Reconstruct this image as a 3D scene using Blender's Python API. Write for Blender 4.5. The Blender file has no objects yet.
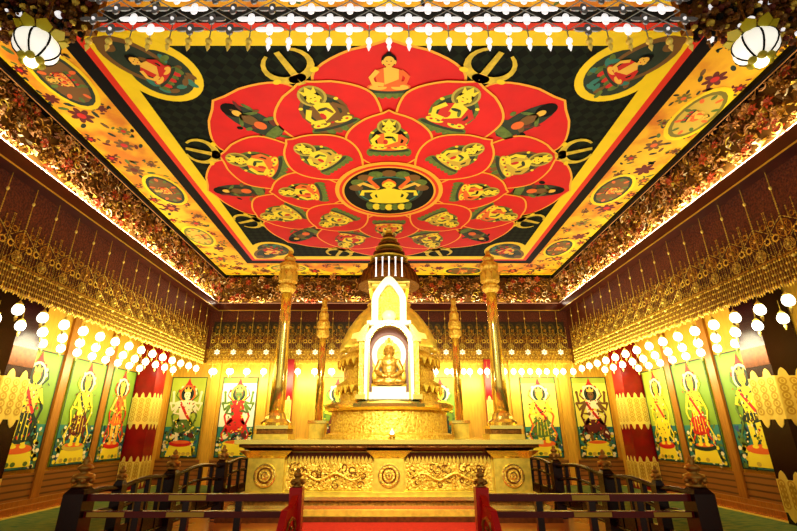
import bpy, math, random
from mathutils import Vector, Matrix
random.seed(7)
PI = math.pi
sin, cos = math.sin, math.cos
scene = bpy.context.scene
COL = scene.collection
CAMZ = 1.56          # eye height
CEIL = 7.06          # ceiling height
CY = 9.35            # centre of the ceiling mural
XC, XF, XW = 6.27, 6.43, 7.9     # cornice face, fascia face, outer wall
YB = 15.62           # back wall

# ------------------------------------------------------------------ materials
def lin(c):
    c = c / 255.0
    return c / 12.92 if c <= 0.04045 else ((c + 0.055) / 1.055) ** 2.4
def rgb(r, g, b): return (lin(r), lin(g), lin(b), 1.0)
MATS = {}
def mat(name, col, rough=0.5, metal=0.0, var=0.0, scale=6.0, bump=0.0, emis=0.0, ecol=None, spec=0.5, stretch=None, col2=None):
    if name in MATS: return MATS[name]
    m = bpy.data.materials.new(name); m.use_nodes = True
    nt = m.node_tree; b = nt.nodes['Principled BSDF']
    c = rgb(*col)
    b.inputs['Base Color'].default_value = c
    b.inputs['Roughness'].default_value = rough
    b.inputs['Metallic'].default_value = metal
    b.inputs['Specular IOR Level'].default_value = spec
    if emis:
        b.inputs['Emission Color'].default_value = rgb(*(ecol or col))
        b.inputs['Emission Strength'].default_value = emis
    if var or bump:
        tc = nt.nodes.new('ShaderNodeTexCoord'); mp = nt.nodes.new('ShaderNodeMapping')
        nt.links.new(tc.outputs['Object'], mp.inputs['Vector'])
        if stretch: mp.inputs['Scale'].default_value = stretch
        nz = nt.nodes.new('ShaderNodeTexNoise'); nz.inputs['Scale'].default_value = scale
        nz.inputs['Detail'].default_value = 4
        nt.links.new(mp.outputs['Vector'], nz.inputs['Vector'])
        if var:
            cr = nt.nodes.new('ShaderNodeValToRGB')
            lo = rgb(*col2) if col2 else tuple(x * (1 - var) for x in c[:3]) + (1,)
            cr.color_ramp.elements[0].position = 0.35; cr.color_ramp.elements[1].position = 0.65
            cr.color_ramp.elements[0].color = lo; cr.color_ramp.elements[1].color = c
            nt.links.new(nz.outputs['Fac'], cr.inputs['Fac'])
            nt.links.new(cr.outputs['Color'], b.inputs['Base Color'])
        if bump:
            bp = nt.nodes.new('ShaderNodeBump'); bp.inputs['Strength'].default_value = bump
            bp.inputs['Distance'].default_value = 0.03
            nt.links.new(nz.outputs['Fac'], bp.inputs['Height'])
            nt.links.new(bp.outputs['Normal'], b.inputs['Normal'])
    MATS[name] = m
    return m

GOLD = mat('gold', (252, 219, 88), 0.3, 0.55, var=0.25, scale=9, bump=0.15)
GOLDP = mat('gold_polished', (255, 230, 124), 0.14, 0.85)
GOLDC = mat('gold_carved', (250, 217, 90), 0.38, 0.45, var=0.4, scale=22, bump=0.8, col2=(204, 146, 34))
GOLDB = mat('gold_bright', (255, 232, 120), 0.32, 0.3)
GOLDD = mat('gold_dark', (150, 100, 30), 0.4, 0.6, var=0.5, scale=20, bump=0.6)
CHAIN = mat('gold_chain', (204, 176, 74), 0.35, 0.5)
FILI = mat('filigree_gold', (206, 158, 50), 0.4, 0.4, var=0.7, scale=14, col2=(118, 72, 20))
STARM = mat('star_glass', (252, 248, 236), 0.3, emis=0.12)
CLOTHP = mat('brocade_shade', (226, 186, 68), 0.5)
BRONZE = mat('bronze_brown', (120, 66, 22), 0.35, 0.4, var=0.4, scale=14)
REDLAC = mat('red_lacquer', (150, 14, 16), 0.3, 0.0, var=0.3, scale=3)
REDBR = mat('bright_red_lacquer', (205, 16, 20), 0.3)
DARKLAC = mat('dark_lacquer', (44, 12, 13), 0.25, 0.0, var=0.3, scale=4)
FASC = mat('dark_red_wall', (112, 56, 28), 0.45, 0.0, var=0.35, scale=26, bump=0.4, col2=(66, 24, 17))
BEAM = mat('beam_wood', (84, 34, 22), 0.3, 0.0, var=0.3, scale=3)
WOOD = mat('honey_wood', (178, 118, 40), 0.35, 0.0, var=0.25, scale=5, stretch=(6, 6, 0.5))
STRIP = mat('gold_wood_strip', (232, 178, 62), 0.35, 0.1, var=0.2, scale=5, stretch=(6, 6, 0.5))
PRED = mat('petal_red', (222, 16, 18), 0.6, var=0.12, scale=2)
POUT = mat('petal_gold_outline', (248, 176, 48), 0.5)
BLACK = mat('black_paint', (10, 8, 6), 0.6, spec=.2)
YEL = mat('yellow_paint', (248, 214, 14), 0.55, var=0.08, scale=3)
ORED = mat('orange_red_paint', (222, 50, 14), 0.55)
SKIN = mat('gold_skin_paint', (240, 190, 70), 0.55)
PYEL = mat('painted_yellow', (246, 220, 50), 0.55)
PORG = mat('painted_orange', (232, 110, 36), 0.55)
PREDF = mat('painted_red', (206, 38, 26), 0.55)
PGRN = mat('painted_green', (104, 130, 48), 0.55, var=0.35, scale=12)
PDGR = mat('painted_dark_green', (30, 54, 36), 0.55, var=0.3, scale=10)
PTEAL = mat('painted_teal', (52, 128, 112), 0.55)
PBLUE = mat('painted_blue', (50, 84, 130), 0.55)
PCREAM = mat('painted_cream', (244, 226, 170), 0.55)
PMAR = mat('painted_maroon', (104, 34, 18), 0.55)
PBRN = mat('painted_brown', (120, 84, 30), 0.55)
WHITE = mat('white_paint', (250, 246, 235), 0.4)
LED = mat('cove_light_strip', (255, 226, 200), 0.5, emis=0.15, ecol=(255, 200, 160))
LAMPG = mat('lamp_glass', (255, 250, 235), 0.3, emis=3.2, ecol=(255, 246, 222))
for m_ in (LED, LAMPG): m_.cycles.emission_sampling = 'NONE'
FLAME = mat('lamp_flame', (255, 246, 200), 0.4, emis=6.0, ecol=(255, 244, 200))
CRYS = mat('crystal_white', (250, 250, 255), 0.12, emis=0.55, ecol=(250, 250, 255))  # emission paints a lit sparkle into crystals and white posts
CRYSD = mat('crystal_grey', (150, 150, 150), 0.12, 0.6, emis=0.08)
FLOORM = mat('polished_floor', (196, 118, 46), 0.18, var=0.2, scale=2)
CARPG = mat('green_carpet', (24, 92, 44), 0.9, var=0.9, scale=7, col2=(128, 130, 44), stretch=(0.6, 3.0, 1))
CARPR = mat('red_carpet', (206, 44, 14), 0.85, var=0.2, scale=30)
PSTONE = mat('ochre_ground', (206, 174, 60), 0.6)

def field_mat():
    m = bpy.data.materials.new('dark_field_paint'); m.use_nodes = True
    nt = m.node_tree; b = nt.nodes['Principled BSDF']
    tc = nt.nodes.new('ShaderNodeTexCoord'); mp = nt.nodes.new('ShaderNodeMapping')
    mp.inputs['Rotation'].default_value = (0, 0, PI / 4); mp.inputs['Scale'].default_value = (1, 1, 1)
    ck = nt.nodes.new('ShaderNodeTexChecker'); ck.inputs['Scale'].default_value = 6.5
    ck.inputs['Color1'].default_value = rgb(12, 18, 11); ck.inputs['Color2'].default_value = rgb(27, 38, 22)
    nt.links.new(tc.outputs['Object'], mp.inputs['Vector']); nt.links.new(mp.outputs['Vector'], ck.inputs['Vector'])
    nt.links.new(ck.outputs['Color'], b.inputs['Base Color']); b.inputs['Roughness'].default_value = 0.7; b.inputs['Specular IOR Level'].default_value = .2
    return m
FIELD = field_mat()
def plank_mat():
    m = bpy.data.materials.new('plank_wainscot'); m.use_nodes = True
    nt = m.node_tree; b = nt.nodes['Principled BSDF']
    tc = nt.nodes.new('ShaderNodeTexCoord'); w = nt.nodes.new('ShaderNodeTexWave')
    w.bands_direction = 'Z'; w.inputs['Scale'].default_value = 2.4; w.inputs['Distortion'].default_value = 0.4
    cr = nt.nodes.new('ShaderNodeValToRGB')
    cr.color_ramp.elements[0].color = rgb(96, 62, 26); cr.color_ramp.elements[1].color = rgb(156, 106, 48)
    cr.color_ramp.elements[0].position = 0.02; cr.color_ramp.elements[1].position = 0.3
    nt.links.new(tc.outputs['Object'], w.inputs['Vector']); nt.links.new(w.outputs['Fac'], cr.inputs['Fac'])
    nt.links.new(cr.outputs['Color'], b.inputs['Base Color']); b.inputs['Roughness'].default_value = 0.35
    return m
PLANK = plank_mat()
def border_mat():
    m = bpy.data.materials.new('orange_border_paint'); m.use_nodes = True
    nt = m.node_tree; b = nt.nodes['Principled BSDF']
    tc = nt.nodes.new('ShaderNodeTexCoord')
    n1 = nt.nodes.new('ShaderNodeTexNoise'); n1.inputs['Scale'].default_value = 1.5; n1.inputs['Detail'].default_value = 6
    cr = nt.nodes.new('ShaderNodeValToRGB'); e = cr.color_ramp.elements
    e[0].position = 0.38; e[0].color = rgb(214, 128, 22); e[1].position = 0.56; e[1].color = rgb(246, 188, 30)
    nt.links.new(tc.outputs['Object'], n1.inputs['Vector']); nt.links.new(n1.outputs['Fac'], cr.inputs['Fac'])
    nt.links.new(cr.outputs['Color'], b.inputs['Base Color']); b.inputs['Roughness'].default_value = 0.6
    return m
BORD = border_mat()

# ------------------------------------------------------------------ mesh builder
class MB:
    def __init__(s): s.v = []; s.f = []; s.m = []; s.mats = []
    def mi(s, mt):
        if mt not in s.mats: s.mats.append(mt)
        return s.mats.index(mt)
    def add(s, vs, fs, mt):
        o = len(s.v); k = s.mi(mt)
        s.v += [tuple(v) for v in vs]
        for f in fs: s.f.append(tuple(i + o for i in f)); s.m.append(k)
    def box(s, x0, x1, y0, y1, z0, z1, mt):
        vs = [(x, y, z) for z in (z0, z1) for y in (y0, y1) for x in (x0, x1)]
        s.add(vs, [(0, 2, 3, 1), (4, 5, 7, 6), (0, 1, 5, 4), (2, 6, 7, 3), (0, 4, 6, 2), (1, 3, 7, 5)], mt)
    def frus(s, c, a, b, z0, z1, mt):      # square frustum, half sizes a=(x,y) at z0, b at z1
        x, y = c
        vs = [(x + sx * h[0], y + sy * h[1], z) for h, z in ((a, z0), (b, z1)) for sx, sy in ((-1, -1), (1, -1), (1, 1), (-1, 1))]
        s.add(vs, [(3, 2, 1, 0), (4, 5, 6, 7)] + [(i, (i + 1) % 4, 4 + (i + 1) % 4, 4 + i) for i in range(4)], mt)
    def lathe(s, prof, c, mt, n=24, caps=True, a0=0, a1=2 * PI):
        vs = []; fs = []; full = abs(a1 - a0 - 2 * PI) < 1e-6; k = n if full else n + 1
        for r, z in prof:
            for i in range(k):
                a = a0 + (a1 - a0) * i / n
                vs.append((c[0] + r * cos(a), c[1] + r * sin(a), c[2] + z))
        for j in range(len(prof) - 1):
            for i in range(n):
                i2 = (i + 1) % k
                fs.append((j * k + i, j * k + i2, (j + 1) * k + i2, (j + 1) * k + i))
        if caps and full:
            fs.append(tuple(range(n))[::-1]); fs.append(tuple((len(prof) - 1) * k + i for i in range(n)))
        s.add(vs, fs, mt)
    def sphere(s, c, r, mt, n=12, m=7, sc=(1, 1, 1)):
        vs = [(c[0], c[1], c[2] - r * sc[2])]; fs = []
        for j in range(1, m):
            t = -PI / 2 + PI * j / m
            for i in range(n):
                a = 2 * PI * i / n
                vs.append((c[0] + r * cos(t) * cos(a) * sc[0], c[1] + r * cos(t) * sin(a) * sc[1], c[2] + r * sin(t) * sc[2]))
        vs.append((c[0], c[1], c[2] + r * sc[2])); L = len(vs) - 1
        for i in range(n):
            fs.append((0, 1 + (i + 1) % n, 1 + i)); fs.append((L, 1 + (m - 2) * n + i, 1 + (m - 2) * n + (i + 1) % n))
            for j in range(m - 2):
                fs.append((1 + j * n + i, 1 + j * n + (i + 1) % n, 1 + (j + 1) * n + (i + 1) % n, 1 + (j + 1) * n + i))
        s.add(vs, fs, mt)
    def tube(s, pts, r, mt, n=6, closed=False):
        pts = [Vector(p) for p in pts]; vs = []; fs = []; N = len(pts)
        rr = r if isinstance(r, (list, tuple)) else [r] * N
        for i, p in enumerate(pts):
            if closed: t = pts[(i + 1) % N] - pts[i - 1]
            else: t = pts[min(i + 1, N - 1)] - pts[max(i - 1, 0)]
            t.normalize()
            up = Vector((0, 0, 1)) if abs(t.z) < 0.9 else Vector((0, 1, 0))
            a = t.cross(up).normalized(); b = a.cross(t)
            for k in range(n):
                w = 2 * PI * k / n
                vs.append(p + (a * cos(w) + b * sin(w)) * rr[i])
        for i in range(N if closed else N - 1):
            j = (i + 1) % N
            for k in range(n):
                fs.append((i * n + k, i * n + (k + 1) % n, j * n + (k + 1) % n, j * n + k))
        if not closed:
            fs.append(tuple(range(n))[::-1]); fs.append(tuple((N - 1) * n + k for k in range(n)))
        s.add(vs, fs, mt)
    def slab(s, fr, pts, d0, d1, mt):      # polygon in a frame, extruded along the frame normal
        n = len(pts)
        vs = [fr.p(u, v, d0) for u, v in pts] + [fr.p(u, v, d1) for u, v in pts]
        s.add(vs, [tuple(range(n))[::-1], tuple(range(n, 2 * n))] + [(i, (i + 1) % n, n + (i + 1) % n, n + i) for i in range(n)], mt)
    def poly(s, fr, pts, d, mt):
        s.add([fr.p(u, v, d) for u, v in pts], [tuple(range(len(pts)))], mt)
    def ring(s, fr, outer, inner, d, mt):
        n = len(outer)
        s.add([fr.p(u, v, d) for u, v in outer] + [fr.p(u, v, d) for u, v in inner],
              [(i, (i + 1) % n, n + (i + 1) % n, n + i) for i in range(n)], mt)
    def band(s, fr, pts, w, d, mt, w1=None):
        n = len(pts); L = []; R = []
        for i, (u, v) in enumerate(pts):
            a = pts[max(i - 1, 0)]; b = pts[min(i + 1, n - 1)]
            tx, ty = b[0] - a[0], b[1] - a[1]; l = math.hypot(tx, ty) or 1
            ww = w if w1 is None else w + (w1 - w) * i / (n - 1)
            L.append((u - ty / l * ww / 2, v + tx / l * ww / 2)); R.append((u + ty / l * ww / 2, v - tx / l * ww / 2))
        vs = [fr.p(u, v, d) for u, v in L] + [fr.p(u, v, d) for u, v in R]
        s.add(vs, [(i + n, i + 1 + n, i + 1, i) for i in range(n - 1)], mt)
    def build(s, name, parent=None, smooth=False):
        me = bpy.data.meshes.new(name); me.from_pydata(s.v, [], s.f)
        for m_ in s.mats: me.materials.append(m_)
        me.polygons.foreach_set('material_index', s.m)
        if smooth: me.polygons.foreach_set('use_smooth', [True] * len(s.f))
        me.update()
        o = bpy.data.objects.new(name, me); COL.objects.link(o)
        if parent is not None:
            o.parent = parent
            if parent.type == 'EMPTY' and parent.parent is None:
                o.matrix_parent_inverse = Matrix.Translation(-parent.location) if parent.rotation_euler.z == 0 else Matrix.Identity(4)
            elif parent.parent is not None or parent.type == 'MESH':
                o.matrix_parent_inverse = Matrix.Identity(4)
        return o

class Frame:
    def __init__(s, O, U, V, N): s.O, s.U, s.V, s.N = Vector(O), Vector(U), Vector(V), Vector(N)
    def p(s, u, v, d=0): return s.O + s.U * u + s.V * v + s.N * d
    def sub(s, u, v, ang=0, d=0):
        c, n = cos(ang), sin(ang)
        return Frame(s.p(u, v, d), s.U * c + s.V * n, s.V * c - s.U * n, s.N)

def ell(cx, cy, rx, ry, n=20, a0=0, a1=2 * PI, rot=0):
    full = abs(a1 - a0 - 2 * PI) < 1e-6; out = []
    for i in range(n if full else n + 1):
        a = a0 + (a1 - a0) * i / n
        x, y = rx * cos(a), ry * sin(a)
        out.append((cx + x * cos(rot) - y * sin(rot), cy + x * sin(rot) + y * cos(rot)))
    return out
def rect(x0, x1, y0, y1): return [(x0, y0), (x1, y0), (x1, y1), (x0, y1)]

def tag(o, label=None, cat=None, group=None, kind=None):
    if label: o['label'] = label
    if cat: o['category'] = cat
    if group: o['group'] = group
    if kind: o['kind'] = kind
    return o
def empty(name, loc, rz=0):
    o = bpy.data.objects.new(name, None); o.location = loc; o.rotation_euler = (0, 0, rz)
    o.empty_display_size = 0.1; COL.objects.link(o); return o
def struct(mb, name, smooth=False): return tag(mb.build(name, None, smooth), kind='structure')
def dup(root, loc, rz=0):
    r = root.copy(); COL.objects.link(r); r.location = loc; r.rotation_euler = (0, 0, rz)
    for ch in list(root.children):
        c = ch.copy(); COL.objects.link(c); c.parent = r
        for g in list(ch.children):
            d = g.copy(); COL.objects.link(d); d.parent = c
    return r
ORD = ['first', 'second', 'third', 'fourth', 'fifth', 'sixth', 'seventh', 'eighth', 'ninth', 'tenth', 'eleventh', 'twelfth',
       'thirteenth', 'fourteenth', 'fifteenth', 'sixteenth', 'seventeenth', 'eighteenth', 'nineteenth', 'twentieth',
       'twenty-first', 'twenty-second', 'twenty-third', 'twenty-fourth']

# ------------------------------------------------------------------ the shell
YF = -1.5
b = MB(); b.box(-XW - .2, XW + .2, YF, YB + .2, -.2, 0, FLOORM); struct(b, 'floor')
b = MB(); b.box(-XF - .3, XF + .3, YF, YB + .2, CEIL, CEIL + .2, BEAM); struct(b, 'ceiling')
b = MB()
b.box(-XW - .2, XW + .2, YB, YB + .2, 0, CEIL, STRIP)
struct(b, 'wall_back')
b = MB(); b.box(-XW + .04, XW - .04, YB - .03, YB, 0, .72, PLANK); struct(b, 'trim_90')
for sx, nm in ((-1, 'wall_left'), (1, 'wall_right')):
    b = MB()
    xa, xb = sorted((sx * XW, sx * (XW + .2)))
    b.box(xa, xb, YF, YB, 0, 4.5, STRIP)
    struct(b, nm)
    b = MB(); xa, xb = sorted((sx * (XW - .03), sx * XW)); b.box(xa, xb, YF, YB, 0, .72, PLANK); struct(b, 'trim_%d' % (92 + sx))
    # aisle ceiling
    b = MB(); xa, xb = sorted((sx * (XF + .12), sx * XW)); b.box(xa, xb, YF, YB, 4.3, 4.42, BRONZE); struct(b, 'ceiling')

TAN = mat('tan_relief', (206, 150, 84), 0.5)
# cornice: carved foliage in real relief, three sides
def cornice(fr, L, H, n):
    b = MB()
    b.slab(fr, rect(0, L, 0, H), -.12, 0, PBRN)
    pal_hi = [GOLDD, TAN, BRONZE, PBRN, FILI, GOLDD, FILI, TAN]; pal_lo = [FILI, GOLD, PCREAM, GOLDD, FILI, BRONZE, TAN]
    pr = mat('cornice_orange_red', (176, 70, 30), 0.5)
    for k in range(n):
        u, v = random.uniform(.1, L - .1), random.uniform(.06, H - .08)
        m = random.choice(pal_lo if random.random() > v / H else pal_hi)  # paler palette toward the bottom paints in the light from below
        a = random.uniform(0, 2 * PI); l = random.uniform(.09, .2); w = l * random.uniform(.3, .5)
        d = random.uniform(.02, .1)
        if k % 9 == 0:                     # open blossom
            m2 = random.choice([pr, TAN, FILI, GOLDD, pr, PBRN]); R = random.uniform(.09, .15)
            for q in range(6):
                t = a + q * PI / 3
                vs = [fr.p(u, v, d), fr.p(u + R * .6 * cos(t - .4), v + R * .6 * sin(t - .4), d + .05),
                      fr.p(u + R * cos(t), v + R * sin(t), d + .02), fr.p(u + R * .6 * cos(t + .4), v + R * .6 * sin(t + .4), d + .05)]
                b.add(vs, [(0, 1, 2, 3)], m2)
        elif k % 4 == 0:                   # scroll tendril
            pts = [fr.p(u + .12 * (1 - q / 9) * cos(a + q * .7), v + .12 * (1 - q / 9) * sin(a + q * .7), d + .02) for q in range(8)]
            b.tube(pts, .014, m, 4)
        else:                              # folded leaf
            c, s_ = cos(a), sin(a)
            P = lambda x, y, z: fr.p(u + x * c - y * s_, v + x * s_ + y * c, z)
            vs = [P(-l / 2, 0, 0.005), P(0, -w / 2, d * .6), P(l / 2, 0, d), P(0, w / 2, d * .6), P(0, 0, d + .04)]
            b.add(vs, [(0, 1, 4), (1, 2, 4), (2, 3, 4), (3, 0, 4)], m)
    return b
ZB = 5.98     # cornice bottom
H_ = CEIL - ZB
Y0 = 2.6
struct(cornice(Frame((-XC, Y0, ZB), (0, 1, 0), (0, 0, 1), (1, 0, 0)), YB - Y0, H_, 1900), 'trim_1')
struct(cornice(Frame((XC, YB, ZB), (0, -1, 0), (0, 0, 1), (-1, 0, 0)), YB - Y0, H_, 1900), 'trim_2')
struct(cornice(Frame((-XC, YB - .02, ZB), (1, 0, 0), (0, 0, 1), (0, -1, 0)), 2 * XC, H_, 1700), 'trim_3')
# cove light strip, black line on top, beam, gold line and fascia
tn = 4
def tr(b, smooth=False):
    global tn
    struct(b, 'trim_%d' % tn, smooth); tn += 1
for sx in (-1, 1):
    def B(b, x0, x1, z0, z1, m, y0=Y0, y1=YB):
        xa, xb = sorted((sx * x0, sx * x1)); b.box(xa, xb, y0, y1, z0, z1, m)
    b = MB(); B(b, XC - .06, XC, ZB - .03, ZB, LED); tr(b)
    b = MB(); B(b, XC - .2, XC, CEIL - .12, CEIL - .021, BLACK); B(b, XC - .14, XC - .12, CEIL - .128, CEIL - .12, TAN); tr(b)
    b = MB(); B(b, XC - .1, XF + .1, 5.66, ZB - .05, BEAM); B(b, XC - .11, XC - .1, 5.66, 5.69, CHAIN); tr(b)
    b = MB(); B(b, XF, XF + .12, 4.3, 5.66, FASC); tr(b)
    b = MB(); B(b, XF - .03, XF + .12, 3.82, 4.3, GOLDD); tr(b)
b = MB(); b.box(-XC + .09, XC - .09, YB - .09, YB - .02, ZB - .03, ZB, LED); tr(b)
b = MB(); b.box(-XC + .1, XC - .1, YB - .13, YB - .02, CEIL - .1, CEIL - .02, BLACK); tr(b)
b = MB(); b.box(-XC + .1, XC - .1, YB - .15, YB, 5.66, ZB - .05, BEAM); b.box(-XC + .1, XC - .1, YB - .16, YB - .15, 5.66, 5.69, CHAIN); tr(b)
b = MB(); b.box(-XF, XF, YB - .08, YB, 4.3, 5.66, FASC); tr(b)
b = MB(); b.box(-XF, XF, YB - .1, YB, 3.9, 4.3, FILI); tr(b)
b = MB(); LAT = mat('lattice_olive', (96, 84, 34), 0.5, 0.3); fl = Frame((0, YB - .08, 5.0), (1, 0, 0), (0, 0, 1), (0, -1, 0))
b.slab(fl, rect(-XC, XC, -.27, .27), 0, .015, mat('lattice_ground', (50, 38, 20), 0.5))
for q in range(-21, 22):
    f2 = fl.sub(q * .29, 0)
    b.ring(f2, ell(0, 0, .13, .2, 14), ell(0, 0, .1, .16, 14), .02, LAT)
    for w_ in range(4): b.poly(f2, ell(.06 * cos(w_ * PI / 2 + .8), .09 * sin(w_ * PI / 2 + .8), .045, .06, 8), .021 + .0004 * w_, FILI if w_ % 2 else LAT)
tr(b)

# ------------------------------------------------------------------ ceiling mural
mural = empty('ceiling_mural', (0, CY, CEIL))
tag(mural, 'square painted ceiling mural of a red lotus of Buddhas on dark green', 'ceiling painting')
CF = Frame((0, CY, CEIL), (1, 0, 0), (0, -1, 0), (0, 0, -1))
def ringrect(b, a, c, d, m): b.ring(CF, rect(-a, a, -a, a), rect(-c, c, -c, c), d, m)
b = MB(); b.slab(CF, rect(-4.28, 4.28, -4.28, 4.28), .0, .01, FIELD); b.build('dark_field', mural)
for nm, a, c, m in (('yellow_band', 4.55, 4.28, YEL), ('red_band', 4.68, 4.55, ORED), ('black_band', 4.93, 4.68, BLACK)):
    b = MB()
    b.ring(CF, rect(-a, a, -a, a), rect(-c, c, -c, c), .012, m); b.build(nm, mural)
bb = MB(); b = bb; ringrect(b, XC, 4.93, .01, BORD)
b.ring(CF, rect(-XC, XC, -XC, XC), rect(-XC + .22, XC - .22, -XC + .22, XC - .22), .013, YEL)
# painted blossoms and sprays on the orange border
OLIVE = mat('painted_olive', (126, 116, 34), 0.55)
def spray(b, fr, s, seed):
    r = random.Random(seed)
    cm = r.choice([PMAR, PBRN, PMAR, PBRN, OLIVE]); n = 7
    for q in range(n):
        t = q * 2 * PI / n
        b.poly(fr, ell(.2 * s * cos(t), .2 * s * sin(t), .17 * s, .09 * s, 10, rot=t), .014 + .0002 * q, cm)
    b.poly(fr, ell(0, 0, .13 * s, .13 * s, 12), .017, r.choice([PREDF, PMAR, PORG]))
    for q in range(5):
        t = r.uniform(0, 2 * PI); R = r.uniform(.42, .66) * s
        b.poly(fr, ell(R * cos(t), R * sin(t), .16 * s, .07 * s, 8, rot=r.uniform(0, PI)), .0145, r.choice([PDGR, PGRN, PDGR, PBRN, PMAR]))
def border_medal(b, fr, s, seed):
    b.poly(fr, ell(0, 0, .74 * s, .44 * s), .0172, YEL); b.poly(fr, ell(0, 0, .64 * s, .37 * s), .0176, OLIVE if seed % 2 else PDGR)
    b.poly(fr, ell(0, 0, .55 * s, .31 * s), .018, PSTONE if seed % 2 else PBRN)
    for q in range(10):
        t = q * PI / 5; b.poly(fr, ell(.48 * s * cos(t), .26 * s * sin(t), .07, .04, 8, rot=t), .0182 + q * .00003, PGRN if q % 2 else PORG)
    seated(b, fr, .27 * s, PORG, SKIN, PDGR, d=.0186, aura=seed % 2 == 0, base=PREDF)
def petal_outline(r0, r1, W, tm, n=26):
    out = []; L = r1 - r0
    half = []
    for i in range(n + 1):
        t = i / n
        if t < tm: w = math.sin(PI / 2 * t / tm) ** .8
        else:
            q = (t - tm) / (1 - tm)
            w = (cos(PI / 2 * q) ** .75) if q < .8 else cos(PI / 2 * .8) ** .75 * (1 - (q - .8) / .2) ** 1.4
        half.append((w * W, r0 + L * t))
    return [(x, y) for x, y in half] + [(-x, y) for x, y in half[::-1]][1:-1]
def inset(pts, d):
    n = len(pts); out = []
    for i in range(n):
        a, c = pts[i - 1], pts[(i + 1) % n]
        tx, ty = c[0] - a[0], c[1] - a[1]; l = math.hypot(tx, ty) or 1
        out.append((pts[i][0] - ty / l * d, pts[i][1] + tx / l * d))
    return out
HALOP = mat('halo_olive_gold', (190, 172, 70), 0.55)
def seated(b, fr, s, robe, body, halo, hair=BLACK, d=0.0, aura=True, base=PGRN):
    P = lambda pts, z, m: b.poly(fr, [(x * s, y * s) for x, y in pts], d + z * .0016, m)
    if aura:
        P(ell(0, .1, .6, .62), 1, base); P(ell(0, .1, .5, .54), 2, halo); P(ell(0, .66, .34, .34), 3, HALOP); P(ell(0, .66, .28, .28), 4, OLIVE)
    # lotus seat
    for i in range(7): P(ell(-.57 + i * .19, -.55, .12, .2, 10), 2.5 + i * .1, base if i % 2 else PGRN)
    P(ell(0, -.44, .62, .1), 4.2, PDGR)
    P(ell(0, -.28, .6, .17), 5, robe); P(ell(-.3, -.3, .24, .1), 5.5, body); P(ell(.3, -.3, .24, .1), 5.5, body)
    P([(-.3, -.28), (.3, -.28), (.36, .1), (.32, .32), (.12, .4), (-.12, .4), (-.32, .32), (-.36, .1)], 6, robe)
    P([(-.12, -.2), (.26, .0), (.26, .34), (.1, .4), (-.14, .4)], 6.5, body)
    b.band(fr, [(x * s, y * s) for x, y in ((-.3, .3), (-.48, .05), (-.42, -.15), (-.14, -.2))], .14 * s, d + 7 * .0016, body)
    b.band(fr, [(x * s, y * s) for x, y in ((.3, .3), (.5, .08), (.44, -.12), (.1, -.2))], .14 * s, d + 7 * .0016, robe)
    P(rect(-.08, .08, .36, .5), 6.8, body)
    P(ell(0, .64, .2, .22, 16), 7, hair); P(ell(0, .6, .15, .18, 16), 8, body); P(ell(0, .84, .07, .07, 10), 7.5, hair)
    if aura:
        P([(-.16, .74), (-.2, .94), (-.09, .84), (0, 1.0), (.09, .84), (.2, .94), (.16, .74)], 7.9, body)
        P(ell(0, .2, .13, .05, 10), 8.2, halo); P(ell(-.1, -.02, .07, .12, 8), 7.2, PREDF); P(ell(.14, .12, .05, .14, 8, rot=.4), 7.3, base)
        for q in range(5): P(ell(-.4 + .2 * q, -.3, .05, .035, 7), 6.2, base if q % 2 else PREDF)
        for q in range(9):
            t_ = -.5 + (PI + 1.0) * q / 8; P(ell(.55 * cos(t_), .1 + .58 * sin(t_), .06, .05, 7), 2.2, PBRN if q % 2 else PYEL)
    P(ell(-.055, .62, .03, .012, 6), 9, BLACK); P(ell(.055, .62, .03, .012, 6), 9, BLACK); P(ell(0, .51, .04, .014, 6), 9, PREDF)
    P(ell(-.16, .58, .03, .07, 8), 7.8, body); P(ell(.16, .58, .03, .07, 8), 7.8, body)
def wrathful(b, fr, s, d=0.0, seed=1):
    r = random.Random(seed)
    P = lambda pts, z, m: b.poly(fr, [(x * s, y * s) for x, y in pts], d + z * .0016, m)
    P(ell(0, .0, .36, .8, 16), 1, PDGR)
    P(ell(0, .55, .22, .26), 2, BLACK)
    for i in range(14):
        t = r.uniform(0, 2 * PI); q = r.uniform(.2, .75)
        P(ell(q * .8 * cos(t), q * sin(t) - .15, r.uniform(.08, .2), r.uniform(.04, .09), 7, rot=r.uniform(0, PI)), 2 + i * .2, r.choice([PDGR, BLACK, PBRN, PGRN, PMAR]))
    P(ell(0, .42, .1, .12), 6, SKIN); P(ell(0, .1, .16, .25), 6, PBRN); P(ell(-.2, .2, .2, .05, rot=.6), 6, PGRN); P(ell(.2, .2, .2, .05, rot=-.6), 6, PGRN)
    P(ell(0, -.2, .14, .16), 7, PORG); P(ell(0, -.6, .45, .14), 5, PGRN)
b = bb
k = 0
for side in range(4):
    a = side * PI / 2
    for i in range(13):
        u = -5.4 + i * .9
        f = CF.sub(0, 0, a).sub(u, 5.58 + (.12 if i % 2 else -.16))
        k += 1
        if i in (3, 6, 10): border_medal(b, f.sub(0, 0, 0), 1.0, k)
        else: spray(b, f, .6 if i % 2 else .52, k)
        spray(b, CF.sub(0, 0, a).sub(u + .45, 5.58 + (.36 if i % 2 else -.4)), .36, k + 100); spray(b, CF.sub(0, 0, a).sub(u + .2, 5.58 - (.36 if i % 2 else -.4)), .3, k + 200)
b.build('flower_border', mural)

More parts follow.
